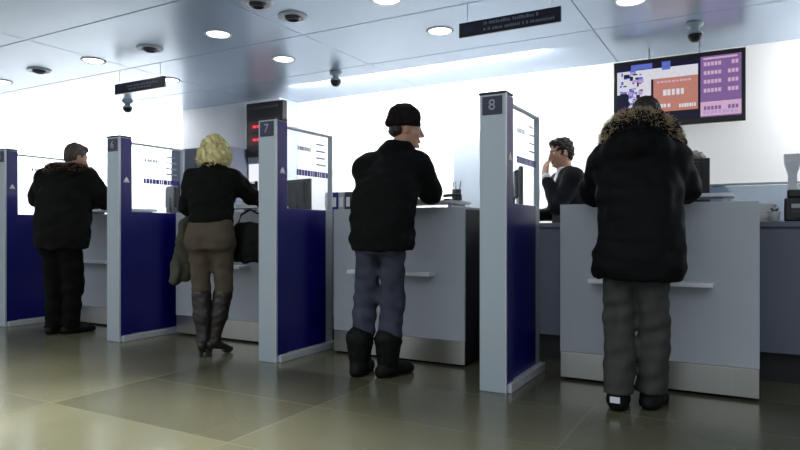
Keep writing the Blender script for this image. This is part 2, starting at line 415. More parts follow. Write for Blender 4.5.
# ------------------------------------------------------------------ service counters
def make_counter(first):
    W = 1.13; t = thing('service_counter', first, 'counter', group='service counters')
    one('carcass', t, lambda b: b.box(.012, W-.012, .02, .42, .015, 1.125, M_dark, .003))
    one('front_panel', t, lambda b: b.box(0, W, 0, .02, .185, 1.13, M_lam, .003))
    one('kick_plate', t, lambda b: b.box(.002, W-.002, .003, .019, .018, .182, M_steel, .002))
    one('top_board', t, lambda b: b.box(0, W, 0, .44, 1.125, 1.142, M_lam, .003))
    one('bag_ledge', t, lambda b: b.box(.20, .90, -.11, .0, .645, .672, M_white, .004))
    one('writing_shelf', t, lambda b: [b.box(.12, 1.0, .10, .42, 1.175, 1.198, M_white, .004), b.box(.15, .18, .13, .39, 1.142, 1.175, M_lam, 0), b.box(.94, .97, .13, .39, 1.142, 1.175, M_lam, 0)])
    return t
ct0 = make_counter('pale grey counter in front of the customer with a fur trimmed hood'); ct0.location = (-1.055, 4.05, 0)
for u, lb in ((-2.84, 'pale grey counter the man in a dark beanie leans on'), (-4.64, 'pale grey counter in front of the blonde woman'),
              (-6.41, 'pale grey counter in front of the man in a black parka')):
    dup(ct0, (u-.02, 4.05, 0), 0, lb)

# staff desk behind the counters
t = thing('staff_desk', 'long slate grey staff desk running behind the service counters', 'desk', (0, 0, 0))
one('front_panel', t, lambda b: b.box(-9.0, 2.2, 4.56, 4.59, .2, .995, M_lam_d, .003))
one('worktop', t, lambda b: b.box(-9.0, 2.2, 4.53, 5.2, .995, 1.03, M_lam_d, .004))
one('plinth', t, lambda b: b.box(-9.0, 2.2, 4.66, 5.1, 0, .2, M_dark, 0))
one('back_panel', t, lambda b: b.box(-9.0, 2.2, 5.1, 5.13, .2, .995, M_lam_d, .003))

# ------------------------------------------------------------------ desk equipment
def make_monitor(lb):
    t = thing('monitor', lb, 'monitor', group='staff monitors')
    one('housing', t, lambda b: [b.box(-.19, .19, -.02, .012, .12, .40, M_black, .006), b.box(-.13, .13, .01, .045, .18, .38, M_black, .012)])
    one('screen', t, lambda b: b.box(-.176, .176, -.0215, -.0195, .136, .386, M_dgrey, 0))
    one('stand', t, lambda b: [b.box(-.03, .03, .03, .055, .01, .28, M_dgrey, .004), b.box(-.11, .11, -.06, .10, 0, .014, M_dgrey, .005)])
    return t
DZ = 1.03
mo = make_monitor('black monitor seen edge on beside divider screen 8'); mo.location = (-1.60, 4.86, DZ); mo.rotation_euler.z = R(112); mo.scale = (1, 1, 1.12)
for (u, v, r, lb) in ((-.40, 4.80, 180, 'black monitor on the desk behind the hooded customer'),
                      (-4.50, 4.88, 150, 'black monitor on the desk to the right of the blonde woman'),
                      (-3.84, 4.84, 165, 'black monitor seen through the glass of divider screen 7'),
                      (-5.62, 4.85, 160, 'black monitor seen through the glass of divider screen 6'),
                      (-7.05, 4.85, 160, 'black monitor on the desk to the right of the man in a black parka'),
                      (-8.1, 4.85, 170, 'black monitor seen through the glass of divider screen 5')):
    dup(mo, (u, v, DZ), R(r), lb)
def paper_stack(b, w=.21, d=.297, n=6, seed=1):
    g = random.Random(seed)
    for k in range(n):
        M = Matrix.Rotation(R(g.uniform(-6, 6)), 4, 'Z'); b.box(-w/2, w/2, -d/2, d/2, k*.004, k*.004+.0036, M_paper, 0, M)
def place(name, fn, lb, cat, loc, rz=0, group=None):
    b = MB(); fn(b); o = b.build(name, None, loc, R(rz)); return tag(o, lb, cat, group)
SZ = 1.198
place('paper_stack', paper_stack, 'loose white papers on the shelf of the blonde woman\'s counter', 'papers', (-3.92, 4.28, SZ), 12)
place('paper_stack', lambda b: paper_stack(b, n=30, seed=5), 'white paper pile on the desk at the right edge beside the black printer', 'papers', (.075, 4.88, DZ), 0)
place('paper_stack', lambda b: paper_stack(b, n=3, seed=9), 'thin sheets of paper under the hands of the man in a beanie', 'papers', (-2.22, 4.26, SZ), 12)
place('paper_stack', lambda b: paper_stack(b, n=3, seed=4), 'sheets of paper in front of the hooded customer', 'papers', (-.48, 4.27, SZ), 5)
def pen_cup(lb, loc):
    t = thing('pen_cup', lb, 'pen cup', loc)
    one('cup', t, lambda b: b.lathe([(.03, 0), (.034, .002), (.036, .09), (.032, .09), (.03, .01)], M_dgrey, 20))
    for k, (c, a) in enumerate(((M_black, .3), (M_txtb, 2.2), (M_white, 4.0))):
        one('pen', t, lambda b: b.tube([(.012*math.cos(a), .012*math.sin(a), .012), (.032*math.cos(a), .032*math.sin(a), .15), (.033*math.cos(a), .033*math.sin(a), .156)], [.004, .004, .0015], c, 8))
pen_cup('dark pen cup with pens at the right end of the beanie man\'s counter', (-1.93, 4.36, SZ))
def stapler(b):
    b.box(-.07, .07, -.018, .018, 0, .012, M_black, .004); b.box(-.068, .062, -.015, .015, .028, .05, M_black, .008, Matrix.Rotation(R(-5), 4, 'Y')); b.box(.045, .068, -.014, .014, .008, .045, M_dgrey, .004)
place('stapler', stapler, 'small black stapler on the shelf beside the dark pen cup', 'stapler', (-1.90, 4.22, SZ), 30)
def keyboard(b):
    b.box(-.2, .2, -.065, .065, 0, .018, M_dgrey, .004)
    for i in range(14):
        for j in range(5): b.box(-.19+i*.0272, -.19+i*.0272+.023, -.055+j*.0225, -.036+j*.0225, .018, .023, M_black, .001)
kb = place('keyboard', keyboard, 'dark keyboard on the staff desk beside divider screen 8', 'keyboard', (-1.93, 4.92, DZ), 112, 'staff keyboards')
for u, lb in ((-4.2, 'dark keyboard on the staff desk behind the blonde woman'), (-6.0, 'dark keyboard on the staff desk seen past divider screen 6')):
    dup(kb, (u, 5.0, DZ), R(170), lb)
def phone(lb, loc, rz):
    t = thing('desk_phone', lb, 'telephone', loc, R(rz))
    def bs(b):
        b.raw([(-.09, -.1, 0), (.09, -.1, 0), (.09, .1, 0), (-.09, .1, 0), (-.09, -.1, .02), (.09, -.1, .02), (.09, .1, .06), (-.09, .1, .06)], [[3, 2, 1, 0], [4, 5, 6, 7], [0, 1, 5, 4], [1, 2, 6, 5], [2, 3, 7, 6], [3, 0, 4, 7]], M_dgrey)
        for i in range(3):
            for j in range(4): b.box(.005+i*.025, .022+i*.025, -.07+j*.03, -.05+j*.03, .028+j*.006, .036+j*.006, M_white, .002)
    one('base', t, bs)
    one('handset', t, lambda b: [b.tube([(-.055, -.09, .055), (-.055, -.05, .075), (-.055, .05, .085), (-.055, .09, .08)], [.02, .014, .014, .02], M_black, 12)])
    return t
phone('dark desk phone on the staff desk seen through divider screen 7', (-3.42, 4.72, DZ), 190)
def brochure(lb, loc, rz):
    t = thing('brochure_holder', lb, 'brochure holder', loc, R(rz))
    one('stand', t, lambda b: [b.box(-.06, .06, -.05, .05, 0, .006, M_glass, 0), b.box(-.06, .06, .02, .026, .004, .21, M_glass, 0, Matrix.Rotation(R(-12), 4, 'X'))])
    one('leaflet', t, lambda b: [b.box(-.05, .05, .008, .018, .01, .2, M_paper, 0, Matrix.Rotation(R(-12), 4, 'X')), b.box(-.05, .05, .006, .009, .12, .18, M_txtb, 0, Matrix.Rotation(R(-12), 4, 'X'))])
brochure('clear brochure holder at the right end of the blonde woman\'s counter', (-3.69, 4.36, SZ), 0)

def binder(m):
    b = MB(); b.box(-.035, .035, -.14, .14, 0, .31, m, .004); b.box(-.02, .02, -.1415, -.1395, .17, .26, M_paper, 0); b.box(-.004, .004, -.1425, -.1395, .04, .05, M_steel, 0)
    return b
for gi, (u0, lb) in enumerate(((-5.33, 'ring binder in the upright row on the desk seen through divider screen 6'), (-3.50, 'ring binder in the upright row on the desk seen through divider screen 7'))):
    bp = {}
    for k, (m, cn) in enumerate(((M_white, 'white'), (M_txtb, 'blue'), (M_lam, 'pale grey'), (M_dgrey, 'charcoal'))):
        o = binder(m).build('ring_binder', None, (u0+.078*k, 5.0, DZ)); tag(o, cn+' '+lb, 'binder', 'upright ring binders on the staff desk')
# right edge: printer, white terminal, low grey screen
t = thing('printer', 'black printer on the staff desk at the right edge', 'printer', (.42, 4.78, DZ), R(-4))
def prn(b):
    b.box(-.19, .19, -.16, .16, 0, .15, M_black, .012); b.box(-.175, .175, -.13, .16, .15, .205, M_black, .014)
    b.box(-.15, .15, -.164, -.15, .05, .075, M_dgrey, .002)
one('housing', t, prn)
one('paper_tray', t, lambda b: b.box(-.13, .13, -.20, -.15, .025, .035, M_dgrey, .003))
one('control_panel', t, lambda b: [b.box(-.15, -.04, -.168, -.158, .085, .112, M_lam, .002), b.box(.02, .035, -.166, -.158, .09, .105, M_red, .001), b.box(.05, .065, -.166, -.158, .09, .105, M_white, .001)])
t = thing('customer_terminal', 'white display terminal standing on the desk behind the black printer', 'terminal', (.29, 5.08, DZ), R(188))
def term(b):
    b.box(-.05, .05, -.02, .02, .41, .475, M_white, .008)
    v = [(x*w, y*d, z) for z, w, d in ((.33, .026, .014), (.412, .048, .019)) for x, y in ((-1, -1), (1, -1), (1, 1), (-1, 1))]
    b.raw(v, [[0, 1, 5, 4], [1, 2, 6, 5], [2, 3, 7, 6], [3, 0, 4, 7], [3, 2, 1, 0], [4, 5, 6, 7]], M_white)
one('screen_head', t, term)
one('stand', t, lambda b: [b.box(-.026, .026, -.014, .014, .01, .335, M_white, .004), b.box(-.08, .08, -.06, .06, 0, .012, M_white, .004)])
t = thing('desk_screen', 'low frosted glass privacy screen along the back of the staff desk', 'screen', (-.02, 5.178, DZ))
one('panel', t, lambda b: b.box(-.45, .75, -.012, .012, .01, .27, M_frost, .003))
one('top_rail', t, lambda b: b.box(-.45, .75, -.015, .015, .275, .29, M_alu, .003))
one('foot', t, lambda b: b.box(-.40, -.36, -.02, .02, 0, .02, M_alu, .002)); one('foot', t, lambda b: b.box(.66, .70, -.02, .02, 0, .02, M_alu, .002))
t = thing('potted_plant', 'small green plant in a white pot in front of the tall paper pile', 'plant', (.165, 4.62, DZ)); t.scale = (.85, .85, .85)
one('pot', t, lambda b: b.lathe([(.03, 0), (.042, .07), (.045, .075), (.038, .075), (.036, .065)], M_white, 20))
M_leaf = mat('leaf_green', (70, 100, 62), .5, var=.2)
def lv(b):
    g = random.Random(4)
    for k in range(16):
        a = g.uniform(0, 6.28); L = g.uniform(.05, .09); dx, dy = math.cos(a), math.sin(a); el = g.uniform(.4, 1.2)
        p = [Vector((dx*L*t_*math.cos(el), dy*L*t_*math.cos(el), .065+L*t_*math.sin(el)-L*.4*t_*t_)) for t_ in (0, .35, .7, 1)]; s_ = Vector((-dy, dx, 0))*.012
        v = [p[0], p[1]+s_, p[1]-s_, p[2]+s_*.8, p[2]-s_*.8, p[3]]; b.raw(v, [[0, 2, 1], [1, 2, 4, 3], [3, 4, 5]], M_leaf, True)
one('leaves', t, lv)

# pale panel behind the counter, notice and display board on the pier
t = thing('display_panel', 'tall narrow pale blue glass panel standing left of divider screen 8', 'panel', (-2.62, 6.2, 0), R(0))
one('pane', t, lambda b: b.box(-.16, .16, -.008, .008, .03, 2.03, M_frost, .002))
one('foot', t, lambda b: b.box(-.18, .18, -.14, .14, 0, .03, M_alu, .006))
t = thing('queue_board', 'dark queue display board with red lit bars on the grey pier', 'display board', (-5.76, 6.6, 0))
one('housing', t, lambda b: b.box(-.32, .33, -.09, .002, 2.0, 2.74, M_black, .006))
for z in (2.41, 2.23):
    r_ = one('red_row', t, lambda b: b.box(-.27, .27, -.094, -.088, z-.075, z+.075, M_redd, .002))
    one('lit_bar', r_, lambda b: [b.box(-.20+k*.075, -.20+k*.075+.065, -.097, -.093, z-.018, z+.02, M_red, 0) for k in range(5)])
one('title_strip', t, lambda b: [b.box(-.28+.09*k, -.28+.09*k+.075, -.0925, -.089, 2.655, 2.685, M_dgrey, 0) for k in range(6)])
t = thing('notice_sheet', 'plain white notice sheet with added glow on the grey pier below the queue board', 'notice', (-5.76, 6.6, 0))
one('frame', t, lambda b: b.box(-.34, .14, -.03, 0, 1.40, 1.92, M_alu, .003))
one('glow_face', t, lambda b: b.box(-.325, .125, -.033, -.029, 1.415, 1.905, mat('white_sheet_added_glow', (240, 244, 250), .4, var=.0, emit=1.0), .001))  # glow added to the plain sheet so that it reads bright white
t = thing('tall_cabinet', 'tall grey cupboard standing against the grey pier behind the blonde woman', 'cupboard', (-6.62, 6.32, 0))
one('body', t, lambda b: b.box(-.5, .5, -.2, .27, .03, 2.12, M_lam_d, .004))
for x in (-1, 1):
    d_ = one('door', t, lambda b: b.box(min(x*.005, x*.49), max(x*.005, x*.49), -.222, -.201, .07, 2.10, M_lam_d, .003))
    one('handle', d_, lambda b: b.tube([(x*.06, -.224, 1.0), (x*.06, -.25, 1.0), (x*.06, -.25, 1.16), (x*.06, -.224, 1.16)], .006, M_alu, 8))
one('plinth', t, lambda b: b.box(-.48, .48, -.17, .25, 0, .03, M_dark, 0))

# ------------------------------------------------------------------ wall television
t = thing('television', 'large wall television showing an orange and purple rate table', 'television', (-.58, 6.6, 0))
TW, T0, T1 = .59, 2.005, 2.685
one('bezel', t, lambda b: [b.box(-TW, TW, -.0, .05, T0, T1, M_black, .006), b.box(-.35, .35, .05, .09, T0+.12, T1-.12, M_black, .01)])
E_ = lambda n, c, e=1.: mat(n, c, .3, var=.05, scale=30, emit=e, spec=.2)
S_navy = E_('screen_navy', (14, 12, 44), .9); S_blue = E_('screen_blue', (92, 110, 200), .9); S_wh = E_('screen_white', (225, 225, 235), .85); S_or = E_('screen_orange', (206, 138, 122), .75)
S_pu = E_('screen_purple', (140, 106, 166), .75); S_pk = E_('screen_pink', (222, 184, 214), .8); S_lav = E_('screen_lavender', (190, 160, 215), .85); S_bl = E_('screen_black', (18, 12, 26), .9)
def scr(b):
    y = -.0015; zt = T1-.045; zb = T0+.055; hh = zt-zb; x0 = -TW+.035; ww = 2*TW-.07
    def q(a, c, e, f, m, l): b.box(x0+a*ww, x0+c*ww, y-.0006*(l+1), y-.0006*l+.0008, zb+e*hh, zb+f*hh, m, 0)
    q(0, 1, 0, 1, S_navy, 0)
    q(0, .29, .10, .90, S_wh, 1); q(0, .68, .90, 1, S_navy, 1); q(.12, .30, .91, 1, S_blue, 2); q(.38, .45, .86, 1, S_blue, 2)
    g = random.Random(2)
    for k in range(60): 
        a = g.uniform(.02, .20); f = g.uniform(.15, .85)
        q(a, a+g.uniform(.015, .05), f, f+g.uniform(.02, .08), [S_blue, S_navy, S_lav][k % 3] if a > .05 or f < .5 else S_blue, 2+(k % 3))
    q(0, .10, .0, .5, S_navy, 5)
    q(.29, .67, .72, .90, S_wh, 1); q(.31, .67, .15, .72, S_or, 2)
    q(.20, .67, .0, .15, S_bl, 3); q(.45, .66, .04, .10, S_navy, 4)
    for f, n, a0, a1, s_ in ((.64, 9, .34, .62, .03), (.42, 5, .39, .57, .10), (.20, 7, .52, .66, .06), (.22, 3, .36, .46, .06)):
        w = (a1-a0)/n
        for k in range(n): q(a0+k*w, a0+k*w+w*g.uniform(.6, .85), f, f+s_, S_wh if s_ > .05 else S_pk, 4)
    q(.69, 1, .0, 1, S_pu, 1); q(.69, 1, .02, .25, S_pk, 2)
    for r_ in range(6):
        f = .84-r_*.145
        for a0, n in ((.715, 5), (.90, 3)):
            for k in range(n):
                if a0 > .8 and r_ == 0 and k == 0: continue
                q(a0+k*.028, a0+k*.028+.021, f, f+.062, S_pk if r_ < 4 else S_pu, 3)
    for k in range(9): q(.71+k*.03, .71+k*.03+.02, .05, .10, S_lav, 3)
    q(.71, .97, .945, .975, S_pk, 3)
one('screen', t, scr)
for x in (-.26, .2):
    one('hanger_rod', t, lambda b: b.tube([(x, .07, T1-.14), (x, .07, H)], .01, M_alu, 10))

# ------------------------------------------------------------------ ceiling fittings
def make_down(lb):
    t = thing('ceiling_downlight', lb, 'ceiling light', group='lit downlights in the ceiling')
    one('trim_ring', t, lambda b: b.lathe([(.125, 0), (.125, -.006), (.118, -.010), (.104, -.008), (.103, -.001)], M_white, 40))
    one('diffuser', t, lambda b: b.lathe([(.102, -.0012), (.09, -.008), (.05, -.012), (.0, -.013)], M_lens, 40))
    return t
DL = [(-4.27, 4.2, 'lit round downlight above the blonde woman, in the front row of the ceiling'), (-4.28, 5.15, 'lit round downlight left of the ceiling camera nearest the beanie man'),
      (-6.1, 4.2, 'lit round downlight just above and left of the small hanging sign'), (-2.43, 5.12, 'lit round downlight just left of the large hanging sign'),
      (-2.47, 4.22, 'lit round downlight cut by the top edge above the man in a beanie'), (-.79, 5.18, 'lit round downlight at the top edge above the television'),
      (-7.95, 4.25, 'lit round downlight at the far left edge of the ceiling'), (-6.08, 5.19, 'lit round downlight partly behind the small hanging sign')]
dl0 = make_down(DL[0][2]); dl0.location = (DL[0][0], DL[0][1], H)
for u, v, lb in DL[1:]: dup(dl0, (u, v, H), 0, lb)
def make_spot(lb):
    t = thing('ceiling_spotlight', lb, 'ceiling spotlight', group='unlit dark spotlights in the ceiling')
    one('trim_ring', t, lambda b: b.lathe([(.125, 0), (.125, -.010), (.118, -.016), (.072, -.012), (.07, -.001)], M_alu_l, 36))
    one('lamp_head', t, lambda b: b.lathe([(.069, -.001), (.067, -.02), (.058, -.034), (.045, -.038), (.04, -.02), (0, -.018)], M_dgrey, 32))
    return t
SP = [(-3.36, 4.16, 'dark unlit ceiling spotlight above divider screen 7, nearest the picture\'s top middle'), (-5.19, 4.19, 'dark unlit ceiling spotlight to the upper right of the small hanging sign'),
      (-7.0, 4.15, 'dark unlit ceiling spotlight between the two leftmost lit downlights'), (-3.41, 3.78, 'dark unlit ceiling spotlight at the top edge of the picture')]
sp0 = make_spot(SP[0][2]); sp0.location = (SP[0][0], SP[0][1], H)
for u, v, lb in SP[1:]: dup(sp0, (u, v, H), 0, lb)
def make_cam(lb):
    t = thing('dome_camera', lb, 'security camera', group='ceiling dome cameras')
    one('mount', t, lambda b: b.lathe([(.07, 0), (.07, -.03), (.045, -.045), (.03, -.07), (.062, -.09), (.066, -.11)], M_alu, 28))
    one('dome', t, lambda b: b.lathe([(.062, -.108), (.06, -.13), (.045, -.158), (.022, -.172), (0, -.175)], M_black, 28))
    return t
CM = [(-4.1, 5.85, 'dome security camera hanging between the beanie man and divider screen 7'), (-.38, 6.0, 'dome security camera hanging just above the television'), (-7.55, 5.72, 'dome security camera hanging below the small sign')]
c0 = make_cam(CM[0][2]); c0.location = (CM[0][0], CM[0][1], H)
for u, v, lb in CM[1:]: dup(c0, (u, v, H), 0, lb)
def make_sign(lb, seed, two):
    t = thing('hanging_sign', lb, 'sign', group='dark hanging signs')
    one('panel', t, lambda b: b.box(-.41, .41, -.012, .012, 2.525, 2.64, M_signb, .003))
    g = random.Random(seed)
    for z, x0, x1 in ((2.597, -.2, .24), (2.55, -.2, .36)) if two else ((2.585, -.2, .30), (2.552, -.17, .2)):
        def tx(b):
            x = x0
            while x < x1:
                w = g.uniform(.010, .024)
                b.box(x, x+w-.005, -.0135, -.0125, z, z+g.uniform(.016, .026), M_sgt, 0)
                x += w+(.014 if g.random() < .18 else 0)
        one('text_line', t, tx)
    one('left_symbol', t, lambda b: [b.box(-.36, -.29, -.0132, -.012, 2.56, 2.605, M_navy, 0)])
    for x in (-.34, .34): one('hanger_wire', t, lambda b: b.tube([(x, 0, 2.64), (x, 0, H)], .003, M_alu, 6))
    return t
s1 = make_sign('large dark hanging sign with two lines of pale lettering above divider screen 8', 3, True); s1.location = (-1.60, 4.6, 0)
s2 = make_sign('dark hanging sign with faint lettering above divider screen 6', 8, False); s2.location = (-5.87, 4.6, 0)

# ------------------------------------------------------------------ people
M_coat = mat('black_cloth', (9, 9, 10), .9, var=.2, scale=14, bump=.25, bscale=90, spec=.2)
M_parka = mat('black_brown_parka', (9, 9, 8), .9, var=.2, scale=14, bump=.25, bscale=90, spec=.2)
M_puff = mat('black_quilted_nylon', (11, 11, 13), .7, var=.15, scale=10, bump=.2, bscale=50, spec=.12)
M_wool = mat('dark_knit', (30, 25, 26), .9, var=.3, scale=60, bump=.5, bscale=120, spec=.1)
M_jean = mat('worn_blue_grey_denim', (62, 65, 78), .85, var=.22, scale=7, bump=.2, bscale=120, spec=.15)
M_khaki = mat('khaki_cotton', (84, 76, 64), .85, var=.1, scale=9, bump=.15, bscale=120, spec=.15)
M_ski = mat('grey_padded_trousers', (60, 61, 58), .7, var=.12, scale=9, bump=.15, bscale=80, spec=.25)
M_btrs = mat('black_trousers', (11, 10, 10), .9, var=.15, spec=.15)
M_boot = mat('dark_brown_leather', (36, 31, 28), .4, var=.2, scale=12)
M_bboot = mat('black_leather', (9, 9, 9), .65, spec=.2, var=.2, scale=12)
M_hairb = mat('dark_brown_hair', (34, 27, 24), .5, var=.3, scale=40, bump=.6, bscale=60, stretch=(3, 3, .4))
M_hairm = mat('mid_brown_hair', (66, 54, 48), .5, var=.3, scale=40, bump=.6, bscale=60, stretch=(3, 3, .4))
M_hairy = mat('blonde_hair', (243, 222, 166), .5, var=.3, scale=30, bump=.5, bscale=50)
M_hairg = mat('greying_hair', (128, 120, 112), .55, var=.3, scale=40, bump=.5, bscale=60)
M_fur = mat('brown_fur', (188, 168, 140), .9, var=.18, scale=20)
M_fur2 = mat('dark_fur', (128, 104, 84), .9, var=.35, scale=20)
M_suit = mat('charcoal_suit', (24, 24, 30), .75, var=.12, spec=.2)
M_shirt = mat('white_shirt', (232, 235, 240), .7, var=.02)
M_olive = mat('olive_grey_coat', (72, 72, 62), .85, var=.15, scale=8, bump=.2, bscale=60, spec=.15)

def make_shoe(parent, name, m, an, toe, w=.05, rise=.09, heel=0., shaft=None, sr=None, seed=0, vox=.0065, label=None):
    an = np.array(an, float); toe = np.array(toe, float); d = unit([toe[0]-an[0], toe[1]-an[1], 0]); back = an-d*.05
    P = [an, toe, back]+([np.array(s, float) for s in shaft] if shaft else [])
    lo = np.min(P, 0)-.11; hi = np.max(P, 0)+.11; lo[2] = -.012
    S = SDF(lo, hi, vox); h = heel
    S.cone([back[0], back[1], .036+h], [an[0], an[1], .05+h], w*.85, w*.95, .02)
    S.cone([an[0], an[1], .045+h], [toe[0]-d[0]*.04, toe[1]-d[1]*.04, .034], w*.95, w*.82, .03)
    S.cone([toe[0]-d[0]*.05, toe[1]-d[1]*.05, .032], [toe[0], toe[1], .028], w*.8, w*.55, .02)
    S.cone([an[0], an[1], .06+h], [an[0], an[1], rise+h], w*.95, w*.98, .03)
    if shaft: S.chain(shaft, sr, .025)
    if heel: S.cone([back[0], back[1], .0], [back[0], back[1], .05+h], w*.36, w*.6, .015)
    S.noise(.002, .05, seed)
    S.cut_below(.002)
    if heel:                                                     # arch under the raised heel
        c = (an+toe)/2; S.ell([an[0]+d[0]*.045, an[1]+d[1]*.045, -.004], [.06, .06, .03+h*.4], .01, None, True)
    o = sdf_obj(S, name, m, parent, 1)
    if label: o['label'] = label
    return o
def trousers(parent, m, P, rt=.1, rk=.075, ra=.065, waist=None, seed=0, amp=.004, wl=.09, low=.06, name='trousers', pr=(.18, .125), vox=.0075, belly=None):
    pel = (P['hipL']+P['hipR'])/2
    lo = np.min([P[k] for k in ('hipL', 'hipR', 'knL', 'knR', 'anL', 'anR')], 0)-.17; hi = np.max([P[k] for k in ('hipL', 'hipR', 'knL', 'knR', 'anL', 'anR')], 0)+.17
    lo[2] = low-.02; top = waist or pel[2]+.10; hi[2] = top+.05
    S = SDF(lo, hi, vox)
    S.loft([(pel[2]-.10, pel[0], pel[1]-.005, pr[0]*.92, pr[1]*.98), (pel[2], pel[0], pel[1]-.015, pr[0], pr[1]*1.04), (top, pel[0], pel[1]+.01, pr[0]*.86, pr[1]*.9)], .05)
    for a in 'LR':
        h, k, n = P['hip'+a], P['kn'+a], P['an'+a]
        S.cone(h-[0, 0, .04], k, rt, rk, .03); S.cone(k, n, rk, ra, .03)
        S.ell(h+[0, -.06, -.03], (.085, .075, .095), .05) if m is M_khaki else S.ell(h+[0, -.035, -.04], (.07, .06, .08), .05)
    S.noise(amp, wl, seed, (1, 1, 1.8)); S.cut_below(low)
    return sdf_obj(S, name, m, parent, 1)
def bb(*pts, pad=.2): a = np.array(pts, float); return a.min(0)-pad, a.max(0)+pad

def place_person(o, loc, rz, label):
    o.location = loc; o.rotation_euler.z = R(rz); tag(o, label, 'person')

# --- customer with fur trimmed hood, at counter 8
def person_hood():
    J = dict(hipL=(-.065, .03, .90), hipR=(.105, .03, .90), knL=(-.055, .05, .49), knR=(.115, .07, .49), anL=(-.05, -.05, .09), anR=(.11, .05, .09), toeL=(-.06, .12, .025), toeR=(.15, .21, .025),
             shL=(-.16, .19, 1.38), shR=(.18, .19, 1.38), elL=(-.245, .30, 1.22), elR=(.25, .31, 1.22), wrL=(-.08, .52, 1.275), wrR=(.12, .53, 1.29), head=(.04, .36, 1.635), yaw=0, pitch=-24,
             hands={'L': ((.4, .9, -.12), (0, .1, 1), (1, 0, 0), 12), 'R': ((-.45, .8, -.12), (0, .1, 1), (-1, 0, 0), 20)})
    o, T, Rm, P = body(J, female=True)
    def coat(S):
        S.loft([(.70, .04, .04, .232, .18), (.80, .035, .045, .245, .195), (.93, .05, .05, .226, .185), (1.06, .05, .075, .214, .18), (1.18, .03, .11, .232, .19), (1.29, .026, .145, .222, .18), (1.40, .02, .175, .185, .15), (1.48, .02, .20, .12, .11)], .03); S.cone((-.05, .2, 1.45), (-.15, .2, 1.34), .07, .095, .05); S.cone((.10, .2, 1.46), (.19, .2, 1.36), .07, .10, .05)
        for a in 'LR': S.cone(P['sh'+a], P['el'+a], .10, .088, .06); S.cone(P['el'+a], P['wr'+a], .086, .06, .03)
        S.chain([(-.08, .09, 1.44), (.03, .05, 1.44), (.14, .09, 1.44)], [.07, .085, .07], .05)       # folded hood
        z = S.ax[2][None, None, :]; S.F = (S.F-.006*np.abs(np.sin((z-.70)*PI/.105))).astype(np.float32)       # quilting
        S.ell((.02, .03, .66), (.22, .16, .09), .02, None, True)
    garment('parka', o, M_puff, (-.45, -.3, .64), (.48, .62, 1.62), .008, coat, (.005, .10, 3, (1, 1, 1.5)), 1, 'long black quilted parka')
    # fur ring around the hood opening
    pts = []; nr = []; g = random.Random(5); ring = []
    for k in range(41):
        a = -PI*.12+(PI*1.24)*k/40; ring.append(Vector((.03+.185*math.cos(a), .17+.03*math.cos(2*a)-.06*math.sin(a), 1.455+.15*max(-.1, math.sin(a))+.01)))
    def hood(S):
        S.ell((.025, .13, 1.455), (.165, .12, .12), .03); S.chain([r+Vector((0, .015, 0)) for r in ring[2:-2:3]], [.045]*len(ring[2:-2:3]), .03)
    garment('hood', o, M_puff, (-.32, -.12, 1.28), (.36, .40, 1.76), .008, hood, (.006, .08, 5))
    for k in range(3600):
        i = g.randrange(40); p = ring[i].lerp(ring[i+1], g.random()); n = Vector((g.uniform(-1, 1), g.uniform(-1, 1), g.uniform(-1, 1))).normalized()
        q = (p-Vector((.025, .17, 1.47))).normalized()
        pts.append(p+n*.026); nr.append(n*.7+q*.6)
    spikes('fur_trim', o, M_fur, pts, nr, .042, .0026, .5, 3)
    hair_cap(o, T, Rm, M_hairb, 'hair', back=True)
    trousers(o, M_ski, P, .098, .083, .082, seed=4, amp=.006, wl=.11, low=.085, pr=(.16, .125))
    for a in 'LR':
        s = make_shoe(o, 'boot', M_bboot, P['an'+a]*[1, 1, 0]+[0, 0, .03], P['toe'+a], .056, .13, 0, seed=6)
        if a == 'L':
            b = MB(); x, y = P['anL'][0], P['anL'][1]; b.box(x-.026, x+.026, y-.1045, y-.0985, .05, .083, M_txt, .002); e = b.build('heel_tab', s); e['label'] = 'white heel tab'
    place_person(o, (-.555, 3.60, 0), 0, 'person in long black parka with fur trimmed hood, grey trousers, leaning on counter')
def hair_cap(o, T, Rm, m, name='hair', back=False, top=.012, vox=.006, seed=1, amp=.004, long_=0):
    H0 = T((0, 0, 0)); lo = H0-.19; hi = H0+.19
    S = SDF(lo, hi, vox)
    S.ell(T((0, -.018, .05)), np.array((.082, .098, .09)), .02, Rm)
    S.ell(T((0, -.05, .0)), np.array((.074, .062, .085)), .03, Rm)
    S.ell(T((0, .035, .102)), np.array((.058, .055, .03)), .02, Rm)
    for sx in (-1, 1): S.ell(T((sx*.068, .012, .03)), np.array((.014, .02, .045)), .015, Rm)
    S.ell(T((0, .10, -.02)), np.array((.066, .075, .10)), .012, Rm, True)
    for sx in (-1, 1): S.ell(T((sx*.085, .004, -.02)), np.array((.022, .027, .04)), .008, Rm, True)
    S.noise(amp, .03, seed)
    return sdf_obj(S, name, m, o, 1)
person_hood()

